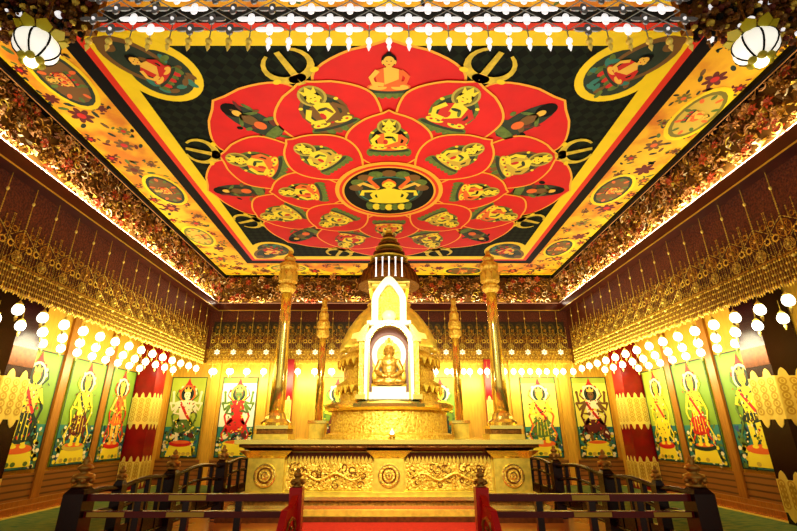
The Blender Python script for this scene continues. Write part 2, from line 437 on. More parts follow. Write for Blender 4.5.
def petals(n0, ang0, r0, r1, W, tm, d0, fig):
    for i in range(8):
        d = d0 + .007 * (i % 2)
        a = ang0 + i * PI / 4
        f = CF.sub(0, 0, a)
        out = petal_outline(r0, r1, W, tm)
        b = MB(); b.poly(f, inset(out, .045), d + .003, PRED); p = b.build('petal', mural)
        b = MB(); b.poly(f, out, d, POUT); o = b.build('gold_outline', p)
        b = MB(); nm = fig(b, f, i, d + .005); o = b.build(nm, p)
        for o_ in p.children: o_.matrix_parent_inverse = Matrix.Identity(4); o_.location = (0, 0, 0)
# children of petal: petal carries an inverse-translation, so keep child coordinates equal
def fig_outer(b, f, i, d):
    if i == 0: seated(b, f.sub(0, 3.62), .62, PORG, SKIN, BLACK, d=d, aura=False); return 'painted_buddha'
    wrathful(b, f.sub(0, 3.62), .78, d, i); return 'painted_guardian'
def fig_mid(b, f, i, d):
    seated(b, f.sub(0, 3.0), .76, [PBRN, PORG, PSTONE, PREDF][i % 4], PYEL, PDGR, d=d, base=PBRN if i % 3 == 0 else PGRN); return 'painted_bodhisattva'
def fig_in(b, f, i, d):
    seated(b, f.sub(0, 2.0), .68, PORG if i % 2 == 0 else PSTONE, PYEL, PDGR if i % 2 else BLACK, d=d, base=PGRN); return 'painted_buddha'
b = MB(); b.poly(CF, ell(0, 0, 2.6, 2.6, 48), .0125, PRED); b.build('red_ground', mural)
petals(8, 0, 2.0, 4.42, 1.3, .66, .014, fig_outer)
petals(8, PI / 8, 1.3, 3.9, 1.03, .68, .034, fig_mid)
b = MB(); b.poly(CF, ell(0, 0, 2.05, 2.05, 48), .052, PRED); b.build('red_ground', mural)
petals(8, 0, .9, 2.92, .88, .56, .054, fig_in)
# centre medallion
b = MB(); b.poly(CF, ell(0, 0, 1.3, 1.3, 48), .074, POUT); b.poly(CF, ell(0, 0, 1.2, 1.2, 48), .076, ORED)
b.poly(CF, ell(0, 0, 1.13, 1.13, 48), .078, POUT); b.poly(CF, ell(0, 0, 1.08, 1.08, 48), .08, BLACK); med = b.build('centre_medallion', mural)
b = MB()
b.poly(CF, ell(0, .1, .82, .72, 30), .082, PDGR); b.poly(CF, ell(0, .1, .74, .64, 30), .084, PTEAL); b.poly(CF, ell(0, .1, .7, .6, 30), .086, PDGR)
for i in range(9):
    t = PI * i / 8
    b.poly(CF, ell(.78 * cos(t), .25 + .62 * sin(t), .17, .14, 10), .088 + i * .0002, PGRN if i % 2 else PBRN)
for sx in (-1, 1):
    for q, (pts, m) in enumerate(((((.25, .2), (.6, .45), (.72, .35)), SKIN), (((.25, .1), (.62, .1), (.66, -.1)), PYEL), (((.25, .25), (.45, .6), (.4, .75)), PORG))):
        b.band(CF, [(sx * x, y) for x, y in pts], .11, .092 + q * .001, m)
seated(b, CF.sub(0, -.1), .85, PYEL, PYEL, PBRN, hair=PORG, d=.094, aura=False, base=PYEL)
for i in range(7): b.poly(CF, ell(-.48 + .16 * i, -.62 - .05 * (1 - abs(i - 3) / 3), .1, .17, 10), .112 + .0002 * i, PYEL if i % 2 else PGRN)
b.build('painted_deity', med)
TRID = mat('trident_yellow', (226, 196, 48), 0.55, var=.3, scale=8)
# golden three-pronged vajras at the tips of the middle petals
for i in range(8):
    f = CF.sub(0, 0, PI / 8 + i * PI / 4).sub(0, 3.95)
    b = MB()
    b.band(f, [(0, -.15), (0, .2), (0, .58)], .15, .04, TRID, .1)
    b.poly(f, ell(0, 0, .16, .1), .041, SKIN)
    for sx in (-1, 1):
        b.band(f, [(sx * .4 * cos(t_), .3 + .31 * sin(t_)) for t_ in [-PI / 2 + (PI / 2 + 1.05) * q / 9 for q in range(10)]], .17, .041, TRID, .05)
        b.poly(f, ell(sx * .36, .06, .08, .05), .042, YEL)
    b.build('painted_trident', mural)
# teardrop corner medallions
for i in range(4):
    f = CF.sub(0, 0, PI / 4 + i * PI / 2)
    R = 5.3
    drop = [(0, 6.38)] + [(.46, 5.92), (.6, 5.6)] + ell(0, R, .66, .68, 20, a0=.25, a1=-PI - .25) + [(-.6, 5.6), (-.46, 5.92)]
    b = MB(); b.poly(f, drop, .016, YEL); m_ = b.build('corner_medallion', mural)
    b = MB()
    b.poly(f, ell(0, R - .04, .5, .5, 24), .018, PDGR); b.poly(f, ell(0, R + .34, .36, .58, 24), .0185, PBRN); b.poly(f, ell(0, R + .32, .28, .48, 24), .0187, PDGR)
    r = random.Random(i)
    for q in range(20):
        t = r.uniform(0, 2 * PI); s = r.uniform(.2, .42)
        b.poly(f, ell(s * cos(t), R - .1 + s * sin(t), .1, .05, 8, rot=r.uniform(0, PI)), .019 + q * .0001, r.choice([PGRN, PBRN, PTEAL]))
    seated(b, f.sub(0, R + .08), .48, PREDF, SKIN, PGRN, d=.022, aura=False, base=PREDF)
    b.poly(f, ell(0, R + .8, .12, .16), .022, PBRN)
    b.build('painted_deity', m_)

# ------------------------------------------------------------------ painted wall panels
def panel(O, U, N, w, h, look, label, sd):
    r = random.Random(sd)
    fr = Frame(O, U, (0, 0, 1), N)
    t = empty('painted_panel', O); tag(t, label, 'painted panel', 'painted deity panels on the walls')
    k = h / 2.5; W = w / 2
    b = MB(); b.slab(fr, rect(-W, W, 0, h), 0, .03, look['ground'])
    b.poly(fr, rect(-W, W, 0, h * .37), .032, PTEAL)
    for q in range(120):                    # waves and blossoms
        x, y = r.uniform(-W + .07, W - .07), r.uniform(.04, h * .36)
        b.poly(fr, ell(x, y, r.uniform(.03, .09), r.uniform(.02, .05), 7, rot=r.uniform(0, PI)), .033 + q * .00004, r.choice([PDGR, PDGR, PGRN, PCREAM, PBLUE, PGRN, PDGR]))
    for q in range(26):
        y = r.uniform(.02, h * .3)
        b.poly(fr, ell(r.choice((-1, 1)) * r.uniform(W * .6, W * .9), y, .06, .05, 7), .0385, r.choice([PYEL, PCREAM, PGRN]))
    if look.get('pale'): b.poly(fr, rect(-W + .02, W - .02, h * .37, h * .92), .0325, look['pale'])
    b.ring(fr, rect(-W, W, 0, h), rect(-W + .025, W - .025, .025, h - .025), .04, PDGR)
    b.build('panel_board', t)
    b = MB()                                # pedestal
    b.poly(fr, [(-W * .72, .06), (W * .72, .06), (W * .6, .36 * k), (-W * .6, .36 * k)], .041, PYEL)
    for q in range(5): b.poly(fr, ell(-W * .5 + q * W * .25, .12 * k, .07, .05, 8), .042, r.choice([PSTONE, PGRN, PYEL]))
    b.poly(fr, ell(0, .42 * k, W * .62, .1 * k), .043, look['lotus']); b.poly(fr, ell(0, .46 * k, W * .5, .05 * k), .044, PORG)
    b.build('lotus_pedestal', t)
    hy = look.get('hy', 1.95) * k; hr = .27 * k
    b = MB()                                # halo
    b.poly(fr, [(-.1, hy + hr * .8), (0, hy + hr + .2 * k), (.1, hy + hr * .8)], .041, PREDF)
    b.poly(fr, [(-.16, hy + hr * .75), (-.06, hy + hr + .1 * k), (0, hy + hr + .26 * k), (.05, hy + hr + .12 * k), (.16, hy + hr * .75)], .0411, PREDF)
    for q in range(7):
        a = (.1, .5, .9, 1.3, 1.8, 2.3, 2.8)[q]
        b.poly(fr, ell((hr + .02) * cos(a), hy + (hr + .02) * sin(a), .05 * k, .05 * k, 8, rot=a), .0412, look['flame'] if q in (2, 3, 4, 6) else PCREAM)
    b.poly(fr, ell(0, hy, hr, hr * 1.1, 24), .042, look['halo']); b.poly(fr, ell(0, hy, hr * .78, hr * .88, 24), .0425, look['halo2'])
    b.build('halo', t)
    b = MB()                                # the painted figure
    L = look; z = .0435
    sk, ro, sh = L['skin'], L['robe'], L['skirt']
    Pp = lambda pts, dz, m: b.poly(fr, [(x * k, y * k) for x, y in pts], z + dz * .0005, m)
    bd = lambda pts, ww, dz, m, w1=None: b.band(fr, [(x * k, y * k) for x, y in pts], ww * k, z + dz * .0005, m, w1 and w1 * k)
    h0 = look.get('hy', 1.95)
    if L.get('pose') == 'dance':
        bd([(-.05, 1.1), (-.2, .85), (-.14, .5)], .17, 2, sk, .09); bd([(.05, 1.1), (.3, .95), (.12, .68)], .17, 2.2, sk, .09)
        Pp([(-.3, 1.1), (-.34, .8), (-.1, .72), (.2, .8), (.34, .95), (.22, 1.2), (-.2, 1.2)], 3, sh)
        Pp(ell(-.3, .62, .1, .07, rot=.5), 3.2, PCREAM); Pp(ell(.3, .66, .1, .07, rot=-.5), 3.2, PMAR)
    else:
        Pp([(-.17, .46), (-.05, .46), (-.03, 1.0), (-.2, 1.0)], 1, sk); Pp([(.05, .46), (.17, .46), (.2, 1.0), (.03, 1.0)], 1, sk)
        Pp(ell(-.13, .47, .09, .04), 1.5, sk); Pp(ell(.13, .47, .09, .04), 1.5, sk)
        zb = L.get('hem', .62)
        Pp([(-.27, zb + .05), (-.1, zb - .03), (.1, zb), (.28, zb + .04), (.2, 1.25), (-.2, 1.25)], 2, sh)
        for q in range(4): bd([(-.14 + .09 * q, 1.2), (-.18 + .115 * q, zb + .05)], .02, 2.5, PYEL)
    Pp([(-.15, 1.15), (.15, 1.15), (.24, h0 - .33), (.18, h0 - .2), (-.18, h0 - .2), (-.24, h0 - .33)], 4, ro)
    bd([(-.2, h0 - .26), (.05, 1.3), (.16, 1.15)], .08, 4.5, L['sash'])
    arms = [((-.2, h0 - .28), (-.36, 1.35), (-.14, 1.32)), ((.2, h0 - .28), (.36, 1.35), (.16, 1.42))]
    if L.get('arms', 2) > 2:
        arms += [((-.2, h0 - .26), (-.42, h0 - .3), (-.46, h0 + .05)), ((.2, h0 - .26), (.42, h0 - .3), (.46, h0 + .05)),
                 ((-.2, h0 - .3), (-.44, h0 - .5), (-.5, h0 - .3)), ((.2, h0 - .3), (.44, h0 - .5), (.5, h0 - .3))]
    for q, a_ in enumerate(arms):
        bd(a_, .11, 5 + q * .2, sk, .07); Pp(ell(a_[-1][0], a_[-1][1], .05, .055, 8), 6.4, sk)
    for sx in (-1, 1):                      # floating scarves
        bd([(sx * .22, h0 - .25), (sx * .4, 1.25), (sx * .3, .95), (sx * .44, .7), (sx * .36, .5)], .07, 3.4, L['scarf'], .04)
    Pp(rect(-.05, .05, h0 - .24, h0 - .12), 5, sk)
    Pp(ell(0, h0 + .02, .14, .17, 16), 6, L['hair']); Pp(ell(0, h0 - .03, .105, .13, 16), 7, sk)
    Pp([(-.11, h0 + .07), (-.13, h0 + .2), (-.05, h0 + .13), (0, h0 + .27), (.05, h0 + .13), (.13, h0 + .2), (.11, h0 + .07)], 7.5, L['crown'])
    Pp(ell(-.04, h0 - .01, .022, .01, 6), 8, BLACK); Pp(ell(.04, h0 - .01, .022, .01, 6), 8, BLACK); Pp(ell(0, h0 - .09, .03, .011, 6), 8, PREDF)
    for q in range(70):                     # jewels, folds and scarf ends
        y_ = r.uniform(.55, h0 - .15); x_ = r.gauss(0, .2)
        if abs(x_) > .42: continue
        b.poly(fr, ell(x_ * k, y_ * k, r.uniform(.015, .05) * k, r.uniform(.012, .028) * k, 7, rot=r.uniform(0, PI)), z + .0046 + q * .00002, r.choice([PDGR, PDGR, L['sash'], PYEL, PYEL, PCREAM, L['skirt'], L['robe'], PBRN]))
    for sx in (-1, 1):
        bd([(sx * .14, 1.15), (sx * .34, .95), (sx * .24, .7), (sx * .42, .5)], .09, 3.0, L['skirt'], .05)
        bd([(sx * .2, h0 - .2), (sx * .36, h0 - .05), (sx * .3, h0 + .15)], .05, 3.1, L['scarf'], .03)
    b.build('painted_figure', t)
    return t
G1 = mat('panel_green', (128, 160, 44), 0.5, var=0.15, scale=2); G2 = mat('panel_yellow_green', (182, 194, 62), 0.5, var=0.12, scale=2)
G3 = mat('panel_pale', (240, 236, 196), 0.5); G4 = mat('panel_lemon', (240, 226, 90), 0.5)
def L(**k):
    d = dict(ground=G1, lotus=PORG, flame=PREDF, halo=PCREAM, halo2=PDGR, skin=PYEL, robe=PYEL, skirt=PDGR, sash=PREDF, scarf=PGRN, hair=PBRN, crown=SKIN)
    d.update(k); return d
ZP0, HP = .80, 2.5
YS = [10.03, 11.8, 13.4]; WS = [1.35, 1.35, 1.2]
leftL = [
    (L(skirt=PDGR, robe=SKIN, skin=PYEL, scarf=PDGR, lotus=PORG, hem=.55), 'green painted panel of deity in dark green drapery, nearest panel on left wall'),
    (L(skirt=PMAR, robe=PYEL, scarf=PYEL, lotus=PSTONE, hem=.7, sash=PDGR), 'green painted panel of yellow-robed deity with maroon skirt, second along left wall'),
    (L(robe=PORG, skirt=PORG, skin=SKIN, lotus=PREDF, scarf=PREDF, hem=.95), 'green painted panel of orange-robed deity on red lotus, third along left wall')]
rightL = [
    (L(skirt=PDGR, robe=PYEL, skin=PYEL, lotus=PORG, hem=.95, hy=1.9, flame=PREDF), 'green painted panel of yellow deity in short green skirt, nearest on right wall'),
    (L(skirt=PREDF, robe=PYEL, lotus=PDGR, scarf=PYEL, hem=.7), 'green painted panel of yellow deity with red skirt, second along right wall'),
    (L(skirt=PYEL, robe=SKIN, lotus=PREDF, ground=G2, scarf=PYEL), 'yellow-green painted panel of slim golden deity, beside far red column on right wall')]
for i in range(3):
    panel((-XW + .021, YS[i], ZP0), (0, 1, 0), (1, 0, 0), WS[i], HP, leftL[i][0], leftL[i][1], 10 + i)
    panel((XW - .021, YS[i], ZP0), (0, -1, 0), (-1, 0, 0), WS[i], HP, rightL[i][0], rightL[i][1], 20 + i)
backL = [
    (-6.85, L(ground=G2, pose='dance', arms=6, skin=PCREAM, robe=PCREAM, skirt=PGRN, halo=PORG, lotus=PREDF, hair=BLACK), 'painted panel of pale many-armed dancing deity with orange halo, leftmost on back wall'),
    (-5.1, L(ground=G1, pale=G3, arms=6, pose='dance', robe=PREDF, skirt=PREDF, skin=PGRN, scarf=PREDF, lotus=PYEL, halo=PYEL), 'white-grounded painted panel of many-armed deity in red, left of tall left gold column'),
    (-1.75, L(ground=G1, skirt=PMAR, robe=PGRN, arms=6), 'painted panel on back wall glimpsed between left inner gold column and shrine'),
    (1.75, L(ground=G1, skirt=PDGR, robe=PYEL), 'painted panel on back wall glimpsed between shrine and right inner gold column'),
    (5.1, L(ground=G1, pale=G4, skirt=PGRN, robe=SKIN, skin=PYEL, scarf=PORG, flame=PORG), 'lemon painted panel of golden deity in green skirt, right of tall right gold column'),
    (6.85, L(ground=G2, pale=G4, arms=6, pose='dance', skin=PBRN, robe=PCREAM, skirt=PMAR, hair=BLACK, lotus=PYEL, scarf=PMAR), 'painted panel of brown many-armed dancing deity, rightmost on back wall')]
for i, (x, lk, lb) in enumerate(backL):
    panel((x, YB - .021, ZP0 - .02), (1, 0, 0), (0, -1, 0), 1.2 if abs(x) > 4 else 1.1, 2.55, lk, lb, 30 + i)
# pilaster strips between the panels
for sx in (-1, 1):
    for y in (9.15, 10.9, 12.62):
        b = MB(); xa, xb = sorted((sx * (XW - .07), sx * XW)); b.box(xa, xb, y - .12, y + .12, 0, 4.3, WOOD); tr(b)
    for x in (5.98, 4.3):
        b = MB(); b.box(sx * x - .15, sx * x + .15, YB - .09, YB, 0, 3.9, STRIP); tr(b)
    b = MB(); b.box(sx * (XW - .15) - .15, sx * (XW - .15) + .15, YB - .3, YB, 0, 4.3, STRIP); tr(b)
    for i in range(2):                     # stepped skirting along the walls
        b = MB(); xa, xb = sorted((sx * (XW - .1 - .12 * (1 - i)), sx * XW)); b.box(xa, xb, YF, YB, .0, .1 + .1 * i, WOOD); b_ = struct(b, 'baseboard_' + ('left' if sx < 0 else 'right'))

# ------------------------------------------------------------------ red columns dressed in gold cloth
def scallop(w, z0, z1, n=3, d=.15):
    def bump(t): return d * (max(0, 1 - (abs(t - .5) / .3) ** 2) ** .5 * .8 + max(0, .2 - abs(t - .5)) * 1.0)
    ts = [i / 10 for i in range(10)]
    low = [(-w + 2 * w * (i + t) / n, z0 - bump(t)) for i in range(n) for t in ts] + [(w, z0)]
    top = [(w - 2 * w * (i + t) / n, z1 - d + bump(t)) for i in range(n) for t in ts] + [(-w, z1 - d)]
    return low + top
def red_column(x0, x1, y0, y1, label, bright):
    cx, cy = (x0 + x1) / 2, (y0 + y1) / 2
    t = empty('temple_column', (cx, cy, 0)); tag(t, label, 'column', 'red columns wrapped in gold brocade')
    ztop = 4.3 if abs(cx) > 6 else 3.9
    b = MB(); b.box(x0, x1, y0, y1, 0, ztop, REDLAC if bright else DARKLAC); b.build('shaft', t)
    e = .012
    faces = []
    sx = 1 if cx > 0 else -1
    if abs(cx) > 6:
        xi = x0 if sx > 0 else x1
        faces.append((Frame((xi, cy, 0), (0, -sx, 0), (0, 0, 1), (-sx, 0, 0)), (y1 - y0) / 2))
    faces.append((Frame((cx, y0, 0), (1, 0, 0), (0, 0, 1), (0, -1, 0)), (x1 - x0) / 2))
    for z0, z1 in ((1.78, 2.7), (.2, .9)):
        b = MB()
        for fr, w in faces: b.slab(fr, scallop(w, z0, z1, 3 if bright else 2), .0, e, GOLDB)
        cl = b.build('brocade_cloth', t)
        b = MB(); r = random.Random(3)
        for fr, w in faces:
            for i in range(3):
                for q in range(5):
                    u = -w + w * (2 * i + 1) / 3; v = z0 + .08 + (z1 - z0 - .26) * (q + .5) / 5
                    b.ring(fr, ell(u, v, w * .27, .075, 10), ell(u, v, w * .17, .045, 10), e + .003, CLOTHP)
                    b.poly(fr, ell(u, v, w * .09, .03, 6), e + .003, CLOTHP)
        o = b.build('brocade_pattern', cl); o.matrix_parent_inverse = Matrix.Identity(4)
    if not bright:
        b = MB()
        for fr, w in faces[:1]: b.slab(fr, rect(-w, w, 2.76, 3.12), 0, .01, BRONZE)  # gold sheen reflected on the lacquer, drawn as a brown band
        b.build('sheen_band', t)
for sx in (-1, 1):
    s = 'left' if sx < 0 else 'right'
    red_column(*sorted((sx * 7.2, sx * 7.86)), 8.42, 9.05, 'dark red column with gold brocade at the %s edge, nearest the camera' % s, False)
    red_column(*sorted((sx * 7.25, sx * 7.86)), 14.05, 14.65, 'bright red column wrapped in gold brocade in the far %s corner' % s, True)
    red_column(*sorted((sx * 3.25, sx * 3.85)), 15.3, YB - .1, 'red column on back wall behind the front %s gold column' % s, True)

# ------------------------------------------------------------------ garlands and lanterns
def make_garland(star):
    t = empty('hanging_garland', (0, 0, 0))
    fr = Frame((0, 0, 0), (1, 0, 0), (0, 0, 1), (0, -1, 0))    # top at z=0, hangs to -1.9
    b = MB(); b.tube([(0, 0, 0), (0, 0, -1.5)], .008, CHAIN, 5)
    for i in range(9): b.sphere((0, 0, -.5 - i * .045), .014, CHAIN, 6, 4)
    b.sphere((0, 0, -.3), .025, GOLDB, 6, 5, (1, 1, 1.6)); b.sphere((0, 0, -.16), .012, CHAIN, 6, 4)
    b.build('chain', t)
    def rosette(z, R, m, name):
        b = MB()
        b.ring(fr.sub(0, z), ell(0, 0, R, R, 16), ell(0, 0, R * .84, R * .84, 16), .0, m)
        for q in range(8):
            a = q * PI / 4
            f2 = fr.sub(0, z, a)
            b.ring(f2, ell(0, R * .56, R * .17, R * .26, 10), ell(0, R * .56, R * .08, R * .15, 10), .004, m)
        b.sphere((0, -.01, z), R * .25, m, 8, 5)
        return b.build(name, t)
    rosette(-1.02, .15, FILI, 'rosette'); rosette(-1.3, .11, CHAIN, 'rosette')
    b = MB(); r = random.Random(4)            # bead net to both sides
    for sx in (-1, 1):
        for (x0, z0, x1, z1) in ((0, -.8, .268, -1.0), (.268, -1.0, 0, -1.25), (.268, -.62, .268, -1.0), (.268, -1.0, .268, -1.4), (0, -1.2, .268, -1.42), (.14, -.7, .14, -.9), (.14, -1.1, .14, -1.45), (.07, -1.2, .07, -1.45), (.21, -1.15, .21, -1.45)):
            n = 7
            b.tube([(sx * x0, 0, z0), (sx * x1, 0, z1)], .005, CHAIN, 4)
            for q in range(n):
                u = q / n; b.sphere((sx * (x0 + (x1 - x0) * u), 0, z0 + (z1 - z0) * u), .013, r.choice([CHAIN, GOLDD, FILI]), 5, 3)
        b.ring(fr.sub(sx * .2, -1.12), ell(0, 0, .07, .07, 10), ell(0, 0, .042, .042, 10), 0, GOLD)
        b.ring(fr.sub(sx * .2, -.86), ell(0, 0, .055, .055, 10), ell(0, 0, .033, .033, 10), 0, FILI)
    b.build('bead_net', t)
    b = MB()
    for q in range(6 if star else 0):
        f2 = fr.sub(0, -1.5, q * PI / 3); b.slab(f2, ell(0, .055, .028, .05, 8), -.01, .01, STARM)
    b.sphere((0, 0, -1.5), .03, GOLDB, 8, 5)
    b.build('star_flower' if star else 'gold_bead', t)
    b = MB()                                  # fringe
    for q in range(11):
        x = -.26 + q * .052; l = .36 + .06 * r.random()
        b.tube([(x, 0, -1.44), (x, 0, -1.44 - l)], .005, CHAIN, 4)
        for j in range(4): b.sphere((x, 0, -1.48 - j * .1), .016, (GOLD, CHAIN, FILI)[(q + j) % 3], 6, 4, (1, 1, 1.5))
        b.lathe([(.004, 0), (.018, -.05), (.004, -.1)], (x, 0, -1.44 - l), GOLD, 6)
    b.box(-.268, .268, -.008, .008, -1.45, -1.425, FILI)
    b.build('fringe', t)
    return t
def make_lantern():
    t = empty('hanging_lantern', (0, 0, 0))
    b = MB(); b.lathe([(.02, -.09), (.06, -.075), (.086, -.03), (.088, .02), (.068, .07), (.03, .095)], (0, 0, 0), LAMPG, 12); b.build('shade', t, True)
    b = MB(); b.lathe([(.05, .09), (.06, .1), (.03, .13), (.012, .16)], (0, 0, 0), GOLDB, 10); b.build('cap', t, True)
    b = MB(); b.tube([(0, 0, .15), (0, 0, .34)], .006, CHAIN, 4); b.build('cord', t)
    b = MB(); b.lathe([(.02, -.11), (.026, -.13), (.008, -.2)], (0, 0, 0), GOLDB, 8); b.build('finial', t, True)
    return t
garl = {}; lant = None
def put_g(loc, rz, label, group):
    v = rz == 0
    if v not in garl: garl[v] = make_garland(v); o = garl[v]; o.location = loc; o.rotation_euler.z = rz
    else: o = dup(garl[v], loc, rz)
    tag(o, label, 'garland', group)
def put_l(loc, label, group):
    global lant
    if lant is None: lant = make_lantern(); o = lant; o.location = loc
    else: o = dup(lant, loc, 0)
    tag(o, label, 'lantern', group)
for sx, s in ((-1, 'left'), (1, 'right')):
    for k in range(16):
        y = 14.95 - .57 * k
        put_g((sx * 6.35, y, 5.66), sx * -PI / 2, 'gold bead garland with rosettes, %s from the back corner along the %s side' % (ORD[k], s), 'gold garlands along the %s side' % s)
    for row, (x, n) in enumerate(((6.33, 16), (6.95, 14), (7.55, 12))):
        zz = (3.51, 3.43, 3.36)[row]; c = 0
        for k in range(n):
            y = 14.7 - .57 * k + (0, -.27, .0)[row]
            if row == 2 and (8.2 < y < 9.25 or 13.85 < y < 14.85): continue
            put_l((sx * x, y, zz), 'small glowing white lantern, %s from the back in the %s row on the %s side' % (ORD[c], ('inner', 'middle', 'outer')[row], s),
                  'white lanterns along the %s side' % s); c += 1
for k in range(22):
    x = -5.99 + .57 * k
    put_g((x, YB - .22, 5.66), 0, 'gold bead garland on the back wall, %s from the left corner' % ORD[k], 'gold garlands along the back wall')
    put_l((x, YB - .22, 3.5), 'small glowing white lantern near the back wall, %s from left in the rear row' % ORD[k], 'white lanterns along the back wall')
    put_l((x + .12, YB - .75, 3.43), 'small glowing white lantern by the back wall, %s from left in the front row' % ORD[k], 'white lanterns along the back wall')

# ------------------------------------------------------------------ altar platform
AY0, AY1 = 9.5, 13.6
ACY = (AY0 + AY1) / 2; AD = (AY1 - AY0) / 2
alt = empty('altar_platform', (0, ACY, 0)); tag(alt, 'wide gold altar platform with carved front panels and round medallions, behind the red carpet', 'altar')
b = MB()
for hx, e, z0, z1, m in ((3.2, .3, 0, .1, BRONZE), (3.1, .24, .1, .2, GOLD), (3.02, .2, .2, .27, GOLDP), (2.94, .1, .27, .35, GOLDD), (2.98, .16, .35, .41, GOLDP), (2.86, .08, .41, .47, GOLD)):
    b.box(-hx, hx, AY0 - e, AY1 + e, z0, z1, m)
b.build('stepped_base', alt)
b = MB(); b.box(-2.68, 2.68, AY0 + .08, AY1 - .08, .47, 1.27, GOLD); b.build('body', alt)
b = MB(); b.frus((0, ACY), (2.72, AD), (2.9, AD + .18), 1.2, 1.28, BRONZE); b.box(-2.92, 2.92, AY0 - .24, AY1 + .2, 1.28, 1.34, GOLDD); b.box(-3.0, 3.0, AY0 - .3, AY1 + .26, 1.34, 1.42, GOLDP); b.build('top_slab', alt)
for x, w in ((-2.42, .36), (0, .29), (2.42, .36)):
    b = MB(); b.box(x - w, x + w, AY0 - .02, AY0 + .1, .47, 1.08, GOLD); b.frus((x, AY0 + .04), (w, .07), (w + .16, .2), 1.08, 1.22, GOLDP); p = b.build('pilaster', alt)
    fr = Frame((x, AY0 - .02, .77), (1, 0, 0), (0, 0, 1), (0, -1, 0))
    b = MB(); b.slab(fr, ell(0, 0, .22, .22, 24), 0, .02, GOLDC)
    for R in (.2, .13, .06):
        b.tube([fr.p(u, v, .025) for u, v in ell(0, 0, R, R, 24)], .018, GOLDD if R == .13 else GOLDP, 5, True)
    b.sphere(fr.p(0, 0, .02), .03, GOLDP, 8, 5); o = b.build('roundel', p); o.matrix_parent_inverse = Matrix.Identity(4)
for x0, x1, sd in ((-2.06, -.29, 1), (.29, 2.06, 2)):
    r = random.Random(sd); fr = Frame((0, AY0 + .08, 0), (1, 0, 0), (0, 0, 1), (0, -1, 0))
    b = MB(); b.slab(fr, rect(x0 + .04, x1 - .04, .5, 1.04), 0, .02, GOLDC)
    b.slab(fr, rect(x0 + .04, x1 - .04, 1.03, 1.18), 0, .03, BRONZE)
    for q in range(22):                          # row of carved leaf teeth under the slab
        u = x0 + .08 + q * (x1 - x0 - .16) / 21; b.slab(fr, [(u - .035, 1.04), (u, .96), (u + .035, 1.04), (u, 1.12)], .03, .05, GOLD)
    for q in range(70):                          # carved dragon scrolls
        u, v = r.uniform(x0 + .12, x1 - .12), r.uniform(.58, .92); a = r.uniform(0, 6); R = r.uniform(.05, .11)
        b.tube([fr.p(u + R * (1 - j / 11) * cos(a + j * .75), v + R * (1 - j / 11) * sin(a + j * .75), .035) for j in range(9)], .012, r.choice([GOLD, GOLDC, GOLDC, GOLDD]), 5)
    pts = [fr.p(x0 + .2 + (x1 - x0 - .4) * j / 24, .74 + .06 * sin(j * .55), .04) for j in range(25)]
    b.tube(pts, [.012 + .02 * sin(PI * j / 24) for j in range(25)], GOLDC, 7)
    b.build('dragon_relief', alt)

# red carpet and side carpets
b = MB(); b.box(-1.9, 1.9, 5.6, AY0 - .31, 0, .015, CARPR); tag(b.build('red_carpet'), 'bright red carpet lying in front of the gold altar steps', 'carpet')
for sx, s in ((-1, 'left'), (1, 'right')):
    t = empty('green_carpet', (sx * 5.7, 9, 0)); tag(t, 'green and yellow patterned carpet running along the %s aisle floor' % s, 'carpet')
    b = MB(); b.box(sx * 5.7 - 1.7, sx * 5.7 + 1.7, 2.5, 15.2, 0, .012, CARPG); b.build('pile_field', t)
    b = MB()
    for x in (-1.7, 1.55): b.box(sx * 5.7 + x, sx * 5.7 + x + .15, 2.5, 15.2, .012, .016, PSTONE)
    b.build('yellow_border', t)

# ------------------------------------------------------------------ columns on the altar
AZ = 1.42
def front_col(x, y, label):
    t = empty('gold_column', (x, y, AZ)); tag(t, label, 'column', 'tall gold columns on the altar')
    b = MB()
    for hw, z0, z1, m in ((.36, 0, .1, GOLD), (.31, .1, .2, GOLDD), (.34, .2, .27, GOLDP)): b.box(x - hw, x + hw, y - hw, y + hw, AZ + z0, AZ + z1, m)
    b.lathe([(.3, .27), (.32, .33), (.24, .4), (.22, .46), (.18, .52)], (x, y, AZ), GOLDP, 24); b.build('base', t)
    b = MB(); b.lathe([(.165, .5), (.155, 1.2), (.13, 2.4), (.115, 3.24)], (x, y, AZ), GOLDP, 24); b.build('shaft', t, True)
    b = MB(); b.lathe([(.12, 3.22), (.2, 3.3), (.21, 3.38), (.15, 3.44), (.2, 3.5), (.22, 3.6), (.2, 3.7), (.2, 3.8), (.23, 3.86), (.22, 3.95), (.13, 4.02), (.15, 4.1), (.06, 4.2), (.05, 4.3)], (x, y, AZ), GOLDC, 20); b.build('capital', t)
    b = MB()
    for q in range(10):
        a = q * PI / 5; fr = Frame((x + .2 * cos(a), y + .2 * sin(a), AZ + 3.6), (-sin(a), cos(a), 0), (0, 0, 1), (cos(a), sin(a), 0))
        b.slab(fr, [(-.05, -.1), (.05, -.1), (.06, .05), (0, .15), (-.06, .05)], 0, .02, GOLD)
    b.build('carved_leaves', t)
def lamp_col(x, y, label):
    t = empty('gold_column', (x, y, AZ)); tag(t, label, 'column', 'slim gold columns flanking the shrine')
    b = MB(); b.box(x - .2, x + .2, y - .2, y + .2, AZ, AZ + .35, GOLD); b.box(x - .24, x + .24, y - .24, y + .24, AZ + .35, AZ + .42, GOLDP); b.build('base', t)
    b = MB(); b.lathe([(.11, .42), (.1, 2.65)], (x, y, AZ), GOLDP, 20); b.build('shaft', t, True)
    b = MB(); b.lathe([(.1, 2.6), (.17, 2.68), (.18, 2.8), (.15, 2.86), (.18, 2.92), (.18, 3.05), (.13, 3.12), (.14, 3.3), (.09, 3.38), (.1, 3.46), (.07, 3.56), (.08, 3.7), (.03, 3.78)], (x, y, AZ), GOLDC, 16); b.build('capital', t)
front_col(-2.42, 10.0, 'tall polished gold column on the altar, at its front left corner')
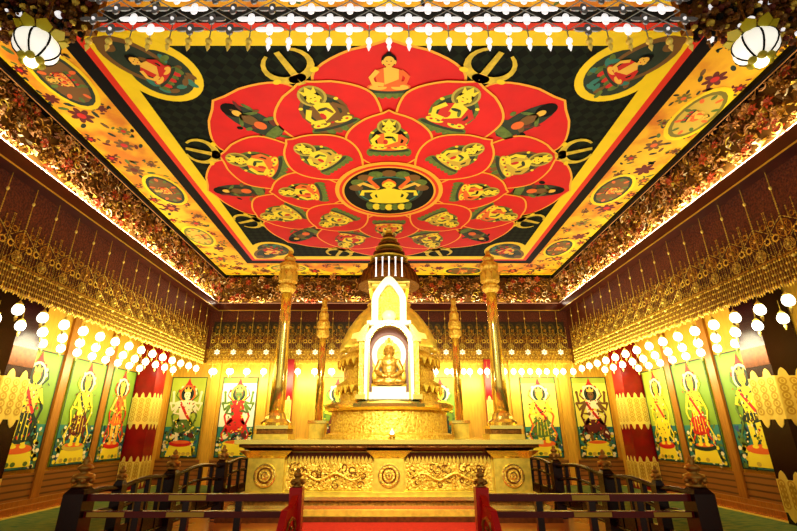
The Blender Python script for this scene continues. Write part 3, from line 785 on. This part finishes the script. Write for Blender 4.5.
front_col(2.42, 10.0, 'tall polished gold column on the altar, at its front right corner')
lamp_col(-1.86, 12.3, 'slim shorter gold column left of the shrine')
lamp_col(1.86, 12.3, 'slim shorter gold column right of the shrine')

# ------------------------------------------------------------------ the stupa shrine
SY = 10.95
st = empty('golden_stupa', (0, SY, AZ)); tag(st, 'golden stupa shrine with arched niche, bell dome and ringed spire on the altar', 'shrine')
c0 = (0, SY, 0)
b = MB(); b.lathe([(1.5, 1.42), (1.5, 1.5), (1.36, 1.54), (1.34, 1.98), (1.42, 2.02)], c0, GOLDC, 48); b.build('plinth', st)
b = MB(); b.lathe([(1.42, 2.0), (1.5, 2.05), (1.52, 2.12), (1.44, 2.17), (1.2, 2.2)], c0, GOLDP, 48); b.build('plinth_lip', st, False)
b = MB(); b.lathe([(1.15, 2.18), (1.17, 2.38), (1.12, 2.42), (1.24, 2.52), (1.26, 2.6), (1.14, 2.66), (1.08, 2.7), (1.1, 2.9), (1.06, 2.98), (1.1, 3.05), (1.24, 3.12), (1.2, 3.22), (1.08, 3.3), (1.02, 3.34), (1.02, 3.44)], c0, GOLDC, 48, False, math.radians(-65), math.radians(245)); b.build('tiered_drum', st)
for z, R in ((2.46, 1.25), (3.08, 1.22)):
  b = MB()
  for q in range(36):
    a = q * PI / 18
    if sin(a) < -.86: continue
    if True:
        fr = Frame((R * cos(a), SY + R * sin(a), z), (-sin(a), cos(a), 0), (0, 0, 1), (cos(a), sin(a), 0))
        b.slab(fr, [(-.08, .07), (0, -.09), (.08, .07)], 0, .03, GOLD)
  b.build('leaf_frieze', st)
b = MB(); prof = []
n = 48; vs = []; fs = []
bell = [(1.14, 3.42), (1.16, 3.5), (1.1, 3.72), (.98, 3.98), (.8, 4.25), (.6, 4.45), (.5, 4.56)]
for r_, z in bell:
    for i in range(n):
        a = 2 * PI * i / n; rr = r_ * (1 + .05 * cos(i * PI / 2))
        vs.append((rr * cos(a), SY + rr * sin(a), z))
for j in range(len(bell) - 1):
    for i in range(n):
        a = 2 * PI * (i + .5) / n
        if sin(a) < 0 and abs(cos(a)) * bell[j][0] < .44 and j < 3: continue
        fs.append((j * n + i, j * n + (i + 1) % n, (j + 1) * n + (i + 1) % n, (j + 1) * n + i))
b.add(vs, fs, GOLD); b.build('bell_dome', st, True)
b = MB(); b.lathe([(.5, 4.54), (.56, 4.6), (.44, 4.68), (.42, 4.9)], c0, GOLDC, 32)
b.box(-.5, .5, SY - .5, SY + .5, 4.9, 4.97, GOLDP); b.box(-.42, .42, SY - .42, SY + .42, 4.97, 5.06, GOLD); b.box(-.52, .52, SY - .52, SY + .52, 5.06, 5.13, GOLDB); b.build('harmika', st)
b = MB(); b.lathe([(.8, 5.1), (.76, 5.3), (.66, 5.5), (.5, 5.62)], c0, GOLDD, 32)
for q in range(32):
    a = 2 * PI * q / 32; b.tube([((R + .01) * cos(a), SY + (R + .01) * sin(a), z) for R, z in ((.8, 5.1), (.76, 5.3), (.66, 5.5), (.5, 5.62))], .014, BRONZE, 4)
b.build('ribbed_skirt', st)
for q in range(5):
    x = -.32 + .16 * q; yy = SY - math.sqrt(.82 ** 2 - x * x)
    b = MB(); b.lathe([(.03, 0), (.02, .03), (.015, .25), (.02, .46), (.03, .5)], (x, yy, 5.13), CRYS, 8); b.build('white_post', st)
rings = [(5.62, .56), (5.8, .5), (5.96, .42), (6.11, .36), (6.25, .29), (6.38, .23), (6.5, .17), (6.6, .12)]
for i, (z, R) in enumerate(rings):
    h = (rings[i + 1][0] - z) if i < 7 else .1
    b = MB(); b.lathe([(R * .6, 0), (R, h * .2), (R * 1.02, h * .45), (R * .7, h * .65), (R * .55, h)], (0, SY, z), GOLD if i % 2 else GOLDD, 24); b.build('spire_ring', st)
b = MB(); b.lathe([(.06, 6.68), (.09, 6.74), (.04, 6.8), (.05, 6.86), (.01, 6.92)], c0, GOLD, 12); b.build('spire_tip', st)
# niche facade
NY = 9.62
fr = Frame((0, NY, 0), (1, 0, 0), (0, 0, 1), (0, -1, 0))
def arch(w, z0, zs, n=16, pt=0.0):
    return [(w, z0), (w, zs)] + [(w * cos(a), zs + w * sin(a) + pt * max(0, sin(a)) ** 6) for a in [PI * i / n for i in range(1, n)]] + [(-w, zs), (-w, z0)]
def arch_band(b, wo, wi, z0, zs, d0, d1, m, pt=0.0, pti=None):
    o = arch(wo, z0, zs, pt=pt); i_ = arch(wi, z0, zs, pt=pt if pti is None else pti); k = len(o)
    vs = [fr.p(u, v, d) for d in (d0, d1) for pts in (o, i_) for u, v in pts]
    fs = []
    for j in range(k - 1):
        fs += [(j, j + 1, k + j + 1, k + j), (2 * k + j, 3 * k + j, 3 * k + j + 1, 2 * k + j + 1), (j, 2 * k + j, 2 * k + j + 1, j + 1), (k + j, k + j + 1, 3 * k + j + 1, 3 * k + j)]
    b.add(vs, fs, m)
NICHE = mat('niche_maroon', (112, 62, 40), 0.5)
b = MB(); b.slab(fr, arch(.42, 2.2, 3.36), -.3, -.26, NICHE); b.build('niche_back', st)
WARMW = mat('glowing_white_gold', (244, 230, 168), 0.35, emis=.15, ecol=(255, 240, 190))  # hot glare around the niche put into the colour as emission
b = MB(); arch_band(b, .53, .46, 2.2, 3.36, -.28, .06, WARMW); arch_band(b, .47, .42, 2.2, 3.36, -.28, .02, GOLDP); b.build('niche_arch', st)
for sx in (-1, 1):
    b = MB(); b.box(sx * .6 - .05, sx * .6 + .05, NY - .02, NY + .3, 2.2, 3.42, GOLDC); b.box(sx * .6 - .1, sx * .6 + .1, NY - .07, NY + .3, 3.42, 3.5, GOLDP); b.box(sx * .6 - .1, sx * .6 + .1, NY - .07, NY + .3, 2.2, 2.3, GOLDP); b.build('niche_pillar', st)
    b = MB(); b.slab(fr, [(sx * .5, 3.5), (sx * .84, 3.48), (sx * .8, 3.6), (sx * .66, 3.63), (sx * .55, 3.78), (sx * .44, 3.84)][::sx], -.3, -.02, GOLDP); b.build('arch_volute', st)
# upper gable niche
fr = Frame((0, NY + .3, 0), (1, 0, 0), (0, 0, 1), (0, -1, 0))
b = MB(); arch_band(b, .4, .25, 3.92, 4.42, -.4, .08, WARMW, pt=.2, pti=.14); b.box(-.5, .5, NY + .2, NY + .7, 3.84, 3.94, WARMW); b.build('gable_arch', st)
b = MB(); b.slab(fr, arch(.26, 3.9, 4.42, pt=.16), -.3, -.04, GOLDC); b.build('gable_back', st)
b = MB(); b.sphere((0, NY + .26, 4.05), .15, WARMW, 14, 8, (1.1, .7, 1)); b.build('gable_jewel', st, True)

# seated statue (one continuous body) inside the niche
def statue():
    x, y, z = 0, NY + .1, 2.46
    t = empty('seated_statue', (x, y, z)); tag(t, 'small seated gold statue with pale halo inside the arched shrine niche', 'statue')
    b = MB(); K = 1.28; S = lambda c, r, sc=(1, 1, 1): b.sphere((x + c[0] * K, y + c[1] * K, z + c[2] * K), r * K, BRONZE_G, 14, 9, sc)
    S((0, 0, .1), .2, (1.3, .8, .5)); S((-.17, -.06, .08), .09, (1.3, 1, .7)); S((.17, -.06, .08), .09, (1.3, 1, .7)); S((0, -.1, .07), .1, (1.4, .7, .6))
    S((0, .02, .28), .13, (1, .75, 1.3)); S((0, .01, .4), .14, (1.15, .7, .8)); S((0, .0, .52), .05, (1, 1, 1.4))
    for sx in (-1, 1):
        for (a, c, r0, r1) in (((sx * .15, 0, .42), (sx * .22, -.02, .25), .05, .045), ((sx * .22, -.02, .25), (sx * .1, -.13, .17), .045, .035)):
            for q in range(6):
                u = q / 5; S(tuple(a[i] + (c[i] - a[i]) * u for i in range(3)), r0 + (r1 - r0) * u)
        S((sx * .05, -.14, .16), .045, (1.2, .8, .5)); S((sx * .088, .0, .6), .022, (.5, .8, 1.6))
    S((0, -.01, .62), .085, (.92, 1, 1.15)); S((0, -.095, .61), .016, (.8, 1, 1.6)); S((0, -.08, .57), .014, (1.6, .8, .6))
    o = b.build('body', t, True)
    rm = o.modifiers.new('Remesh', 'REMESH'); rm.mode = 'VOXEL'; rm.voxel_size = .017; rm.use_smooth_shade = True
    b = MB()
    for q in range(5):
        a = -.9 + .45 * q; b.lathe([(.025, 0), (.038, .05), (.005, .15)], (x + .09 * sin(a), y - .04, z + .87), GOLDB, 8)
    b.lathe([(.1, .88), (.108, .92), (.064, .97), (.025, 1.06)], (x, y, z), GOLDP, 12); b.build('crown', t)
    f2 = Frame((x, y + .16, z), (1, 0, 0), (0, 0, 1), (0, -1, 0))
    b = MB(); b.slab(f2, ell(0, .5, .36, .62, 28), 0, .02, GOLDC); b.ring(f2, ell(0, .72, .38, .42, 28), ell(0, .7, .27, .31, 28), .022, WARMW); b.build('halo', t)
    for sx in (-1, 1):
        b = MB(); b.lathe([(.07, 0), (.08, .05), (.04, .1), (.06, .2), (.05, .3), (.02, .36)], (sx * .31, y - .02, z), GOLD, 12); b.build('attendant_vase', t)
BRONZE_G = mat('statue_bronze_gold', (206, 156, 62), 0.35, 0.5, var=.5, scale=18, bump=.6)
statue()
b = MB(); b.box(-.42, .42, NY - .08, NY + .26, 2.2, 2.34, WARMW); b.box(-.36, .36, NY - .02, NY + .26, 2.34, 2.46, WARMW)
tag(b.build('offering_step'), 'bright white stepped base beneath the seated statue in the niche', 'step')

t = empty('altar_lamp', (.06, 9.34, AZ)); tag(t, 'tiny glowing lamp on the altar edge in front of the shrine plinth', 'lamp')
b = MB(); b.lathe([(.05, 0), (.02, .02), (.02, .05), (.065, .08), (.07, .1)], (.06, 9.34, AZ), GOLDP, 14); b.build('bowl', t, True)
b = MB(); b.lathe([(.03, .09), (.04, .12), (.02, .16), (.004, .2)], (.06, 9.34, AZ), FLAME, 10); b.build('flame', t, True)
# ------------------------------------------------------------------ lacquer railings
def finial(b, x, y, z, s):
    b.lathe([(r_ * s, h_ * s) for r_, h_ in ((.13, 0), (.15, .03), (.08, .05), (.1, .09), (.17, .13), (.15, .18), (.06, .21), (.09, .24), (.12, .28), (.09, .32), (.04, .34), (.06, .37), (.05, .41), (.01, .46))], (x, y, z), FIN, 14)
    for q in range(6):
        a = q * PI / 3; b.sphere((x + .14 * s * cos(a), y + .14 * s * sin(a), z + .1 * s), .05 * s, FIN, 6, 4)
FIN = mat('finial_brass', (176, 140, 70), 0.3, 0.6)
PATCH = mat('brass_fitting', (190, 160, 70), 0.35, 0.6)
def railing(sx, label):
    X = sx * 3.35; YFr = 5.34
    t = empty('lacquer_railing', (X, YFr, 0)); tag(t, label, 'railing', 'dark lacquer railings around the altar')
    posts = [(X, YFr, 1.0, .68, .11), (X, 6.1, 1.0, .36, .06), (X, 7.5, 1.02, .62, .09), (X, 9.7, 1.04, .6, .09), (X, 11.9, 1.04, .6, .09)]
    for x, y, h, s, w in posts:
        b = MB(); b.box(x - w, x + w, y - w, y + w, 0, h - .06, DARKLAC); b.frus((x, y), (w, w), (w * .6, w * .6), h - .06, h, DARKLAC); p = b.build('post', t)
        b = MB(); finial(b, x, y, h, s); o = b.build('finial', p, True); o.matrix_parent_inverse = Matrix.Identity(4)
    # opening post
    xo = sx * 1.0
    b = MB(); b.box(xo - .07, xo + .07, YFr - .07, YFr + .07, 0, 1.0, REDBR); p = b.build('post', t)
    b = MB(); finial(b, xo, YFr, 1.0, .42); o = b.build('finial', p, True); o.matrix_parent_inverse = Matrix.Identity(4)
    # front rails
    xa, xb = sorted((X, xo))
    for nm, z, hh in (('top_rail', .9, .035), ('middle_rail', .74, .03), ('bottom_rail', .2, .04)):
        b = MB(); b.box(xa, xb, YFr - .04, YFr + .04, z - hh, z + hh, MREDR); p = b.build(nm, t)
        for u in ((.06, .42) if .5 < z < .8 else (.42,) if z > .8 else ()):
            b = MB(); b.box(min(X + (xo - X) * u, X + (xo - X) * (u + .17)), max(X + (xo - X) * u, X + (xo - X) * (u + .17)), YFr - .045, YFr + .045, z - hh * .6 - .004, z + hh * .6 + .004, PATCH); b.build('brass_fitting', p)
    for u in (.28, .5, .74):
        x = X + (xo - X) * u; b = MB(); b.box(x - .035, x + .035, YFr - .03, YFr + .03, .2, .9, DARKLAC); b.build('baluster', t)
    # side bays with cambered rails
    for i in range(4):
        y0, y1 = posts[i][1], posts[i + 1][1]
        for nm, z, r_ in (('top_rail', .93, .032), ('middle_rail', .7, .028), ('bottom_rail', .3, .03)):
            cam = .046 * (y1 - y0) if z > .5 else 0
            b = MB(); b.tube([(X, y0 + (y1 - y0) * q / 12, z + cam * sin(PI * q / 12) - .03) for q in range(13)], r_, DARKLAC, 8); b.build(nm, t, True)
        for q in range(1, 4 if y1 - y0 > 1 else 2):
            y = y0 + (y1 - y0) * q / 4; b = MB(); b.box(X - .03, X + .03, y - .03, y + .03, .28, .9 + .046 * (y1 - y0) * sin(PI * q / 4), DARKLAC); b.build('baluster', t)
        b = MB(); fr = Frame((X, 0, 0), (0, 1, 0), (0, 0, 1), (1, 0, 0)); b.slab(fr, rect(y0, y1, .3, .48), -.02, .02, DARKLAC); b.build('lower_board', t)
    # scroll brace at the opening
    dx = sx * .16
    b = MB(); U = Vector((dx, -.85, 0)); fr = Frame((xo, YFr - .05, 0), U, (0, 0, 1), Vector((0.85 * sx, dx * sx, 0)).normalized() * sx)
    b.slab(fr, [(0, 0), (1, 0), (1, .3), (.9, .46), (.75, .44), (.62, .6), (.45, .62), (.32, .82), (.12, .84), (0, .95)], -.035, .035, REDBR); p = b.build('scroll_brace', t)
    b = MB()
    for side in (-1, 1):
        for (u, v, R) in ((.18, .62, .14), (.48, .42, .13), (.78, .24, .11)):
            b.tube([fr.p(u + R * 1.1 * (1 - j / 14) * cos(j * .7), v + R * (1 - j / 14) * sin(j * .7), side * .04) for j in range(12)], .018, FIN, 5)
    o = b.build('gold_scroll', p); o.matrix_parent_inverse = Matrix.Identity(4)
MREDR = mat('maroon_rail', (104, 18, 18), 0.25)
railing(-1, 'dark red lacquer railing with brass finials left of the carpet opening')
railing(1, 'dark red lacquer railing with brass finials right of the carpet opening')

# ------------------------------------------------------------------ crystal net and ball lanterns of the front canopy
NYY = 3.4
net = empty('crystal_bead_net', (0, NYY, 5.6)); tag(net, 'net of white crystal flowers with dangling drops across the top of the view', 'bead net')
px, pz = .41, .145; zt = 5.62
b = MB()
nx = 15
for r_ in range(-3, 5):
    for i in range(-nx, nx):
        off = .5 if r_ % 2 else 0
        x = (i + off) * px / 1.0; 
        if abs(x) > 3.1: continue
        z = 5.44 + (r_ + 3) * pz - .0
        for s in (-1, 1):
            if abs(x + s * px / 2) <= 3.2 and r_ < 4: b.tube([(x, NYY, z), (x + s * px / 2, NYY, z + pz)], .007, CRYSD, 4)
b.tube([(-3.2, NYY, 5.44 + 7 * pz), (3.2, NYY, 5.44 + 7 * pz)], .03, GOLDD, 6)
b.build('bead_strings', net)
def flower(name, x, z, m, s):
    fr = Frame((x, NYY - .02, z), (1, 0, 0), (0, 0, 1), (0, -1, 0)); b = MB()
    for (u, v, ru, rv) in ((.075, 0, .07, .028), (-.075, 0, .07, .028), (0, .034, .035, .04), (0, -.034, .035, .04)):
        b.slab(fr, ell(u * s, v * s, ru * s, rv * s, 10), -.008, .008, m)
    b.sphere(fr.p(0, 0, .01), .02 * s, CRYS, 6, 4); b.build(name, net)
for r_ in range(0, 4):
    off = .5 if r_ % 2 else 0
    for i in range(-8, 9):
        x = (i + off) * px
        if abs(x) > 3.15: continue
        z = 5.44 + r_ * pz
        near = abs(x - .35) < 1.5  # stronger light on the net's middle put into the crystal colour
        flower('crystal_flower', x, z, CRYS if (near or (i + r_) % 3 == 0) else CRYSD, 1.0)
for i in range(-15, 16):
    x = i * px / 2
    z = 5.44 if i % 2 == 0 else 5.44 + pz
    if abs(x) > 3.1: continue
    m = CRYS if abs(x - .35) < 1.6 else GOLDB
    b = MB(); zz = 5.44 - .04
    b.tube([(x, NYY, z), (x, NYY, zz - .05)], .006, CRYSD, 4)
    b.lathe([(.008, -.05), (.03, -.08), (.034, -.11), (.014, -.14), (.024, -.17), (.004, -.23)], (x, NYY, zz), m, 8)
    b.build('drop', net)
b = MB()
for sx in (-1, 1):
    pass
def ball_lantern(x, label):
    z = 5.1; y = 3.28
    t = empty('globe_lantern', (x, y, z)); tag(t, label, 'lantern', 'large globe lanterns at the canopy corners')
    SC = .86
    GL = mat('milk_glass', (255, 255, 250), 0.25, emis=.5, ecol=(255, 255, 245)); YG = mat('yellow_green_petal', (176, 166, 34), 0.4)
    b = MB(); n = 32; vs = []; fs = []; m = 12
    for j in range(m + 1):
        ph = -PI / 2 + PI * j / m
        for i in range(n):
            a = 2 * PI * i / n; rr = .225 * SC * (1 - .07 * abs(cos(4 * a)) ** 6) * cos(ph)
            vs.append((x + rr * cos(a), y + rr * sin(a), z + .19 * SC * sin(ph)))
    for j in range(m):
        for i in range(n): fs.append((j * n + i, j * n + (i + 1) % n, (j + 1) * n + (i + 1) % n, (j + 1) * n + i))
    b.add(vs, fs, GL); b.build('globe', t, True)
    for q in range(8):
        a = q * PI / 4 + PI / 8
        b = MB(); b.tube([(x + .226 * SC * cos(ph) * cos(a), y + .226 * SC * cos(ph) * sin(a), z + .192 * SC * sin(ph)) for ph in [-PI / 2.3 + PI / 1.15 * j / 10 for j in range(11)]], .009, BLACK, 5); b.build('rib', t)
    for q in range(8):
        a = q * PI / 4
        fr = Frame((x + .16 * cos(a), y + .16 * sin(a), z + .15), (-sin(a), cos(a), 0), Vector((cos(a) * .7, sin(a) * .7, .5)), Vector((cos(a) * .5, sin(a) * .5, -.7)))
        b = MB(); b.slab(fr, [(-.05, -.05), (.05, -.05), (.065, .03), (0, .09), (-.065, .03)], 0, .015, YG); b.build('crown_petal', t)
    b = MB(); b.sphere((x, y, z - .19), .06, LAMPG, 12, 8); b.build('bulb', t, True)
    b = MB()
    for q in range(6):
        a = q * PI / 3; b.sphere((x + .08 * cos(a), y + .08 * sin(a), z - .175), .04, YG, 8, 5)
    b.build('petal_collar', t, True)
    b = MB(); b.tube([(x, y, z + .18), (x, y, 5.95)], .012, GOLDD, 6); b.build('chain', t)
ball_lantern(-3.46, 'ribbed white globe lantern with yellow petals hanging at upper left')
ball_lantern(3.6, 'ribbed white globe lantern with yellow petals hanging at upper right')
# carved bead valances outside the net
for sx, s in ((-1, 'left'), (1, 'right')):
    r = random.Random(9 + sx)
    t = empty('beaded_valance', (sx * 4.0, 3.5, 5.5)); tag(t, 'brown and gold beaded canopy valance in the upper %s corner' % s, 'valance')
    b = MB()
    xa, xb = sorted((sx * 3.15, sx * 5.4)); b.box(xa, xb, 3.48, 3.56, 5.55, 6.2, GOLDD); b.build('carved_board', t)
    b = MB()
    for q in range(420):
        x = sx * r.uniform(3.18, 5.2); z = r.uniform(5.32, 6.15)
        b.sphere((x, 3.46 - r.uniform(0, .06), z), r.uniform(.015, .045), r.choice([GOLDD, BRONZE, BRONZE, PBRN, PMAR, BLACK, CHAIN, CRYS if r.random() < .3 else GOLDD]), 6, 4)
    tag(b.build('beads', t), kind='stuff')
    b = MB()
    for q in range(16):
        x = sx * (3.2 + q * .13); l = r.uniform(.1, .3); b.tube([(x, 3.46, 5.5), (x, 3.46, 5.5 - l)], .012, GOLDD, 5)
    b.build('tassels', t)

# ------------------------------------------------------------------ camera and light
cd = bpy.data.cameras.new('camera'); co = bpy.data.objects.new('camera', cd); COL.objects.link(co)
cd.sensor_fit = 'HORIZONTAL'; cd.sensor_width = 36; cd.lens = 36 * 440 / 797
cd.shift_x = 9.5 / 797; cd.clip_end = 100
co.location = (0, 0, CAMZ); co.rotation_euler = (math.radians(90 + 20.73), 0, 0)
scene.camera = co

def light(kind, name, loc, power, col, rot=(0, 0, 0), **kw):
    l = bpy.data.lights.new(name, kind); o = bpy.data.objects.new(name, l); COL.objects.link(o)
    o.location = loc; o.rotation_euler = rot; l.energy = power; l.color = col
    for k_, v_ in kw.items(): setattr(l, k_, v_)
    return o
WARM = (1, .93, .6); WH = (1, .95, .8)
light('AREA', 'mural_fill', (0, 8.0, 3.3), 370, WH, (PI, 0, 0), shape='RECTANGLE', size=10.5, size_y=9)  # added fill floating at mid-height, brightens the mural evenly
for sx in (-1, 1):
    light('AREA', 'lantern_glow', (sx * 6.6, 11.0, 3.3), 130, WARM, (0, sx * PI / 2.6 * -1, 0), shape='RECTANGLE', size=.5, size_y=8)
    light('AREA', 'garland_fill', (sx * 5.6, 12.0, 3.5), 110, WARM, (0, -sx * (PI - .9), 0), shape='RECTANGLE', size=.4, size_y=6)  # added fill aimed up and outward to brighten the side garlands
    light('AREA', 'cornice_glow', (sx * (XC - .14), 9, ZB - .04), 75, (1, .86, .7), (PI, sx * .5, 0), shape='RECTANGLE', size=.05, size_y=12)
light('AREA', 'cornice_glow', (0, YB - .16, ZB - .04), 75, (1, .86, .7), (PI + .5, 0, 0), shape='RECTANGLE', size=12, size_y=.05)
light('AREA', 'lantern_glow', (0, 14.6, 3.25), 250, WARM, (PI / 2.7, 0, 0), shape='RECTANGLE', size=12, size_y=.5)
light('AREA', 'garland_fill', (0, 14.0, 3.6), 80, WARM, (PI - .9, 0, 0), shape='RECTANGLE', size=11, size_y=.4)  # same added fill for the back wall garlands
light('SPOT', 'shrine_fill', (0, 4.8, 5.6), 1250, (1, .97, .8), (math.radians(62), 0, 0), spot_size=math.radians(62), spot_blend=.8, shadow_soft_size=.3)  # added light on the stupa, no fixture there
light('SPOT', 'altar_fill', (0, 3.6, 4.6), 2000, (1, .97, .78), (math.radians(56), 0, 0), spot_size=math.radians(60), spot_blend=.9, shadow_soft_size=.4)  # extra frontal light added to brighten the altar front
light('POINT', 'niche_light', (0, 9.2, 3.0), 10, WH, shadow_soft_size=.05)  # point light in front of the niche, without a fixture

w = bpy.data.worlds.new('world'); scene.world = w; w.use_nodes = True
bg = w.node_tree.nodes['Background']; bg.inputs['Color'].default_value = (1, .92, .68, 1); bg.inputs['Strength'].default_value = .55
scene.view_settings.view_transform = 'Standard'; scene.view_settings.look = 'Medium High Contrast'
scene.view_settings.exposure = 0.0
scene.cycles.use_denoising = True; scene.cycles.max_bounces = 6; scene.cycles.caustics_reflective = False; scene.cycles.caustics_refractive = False
scene.cycles.sample_clamp_indirect = 4
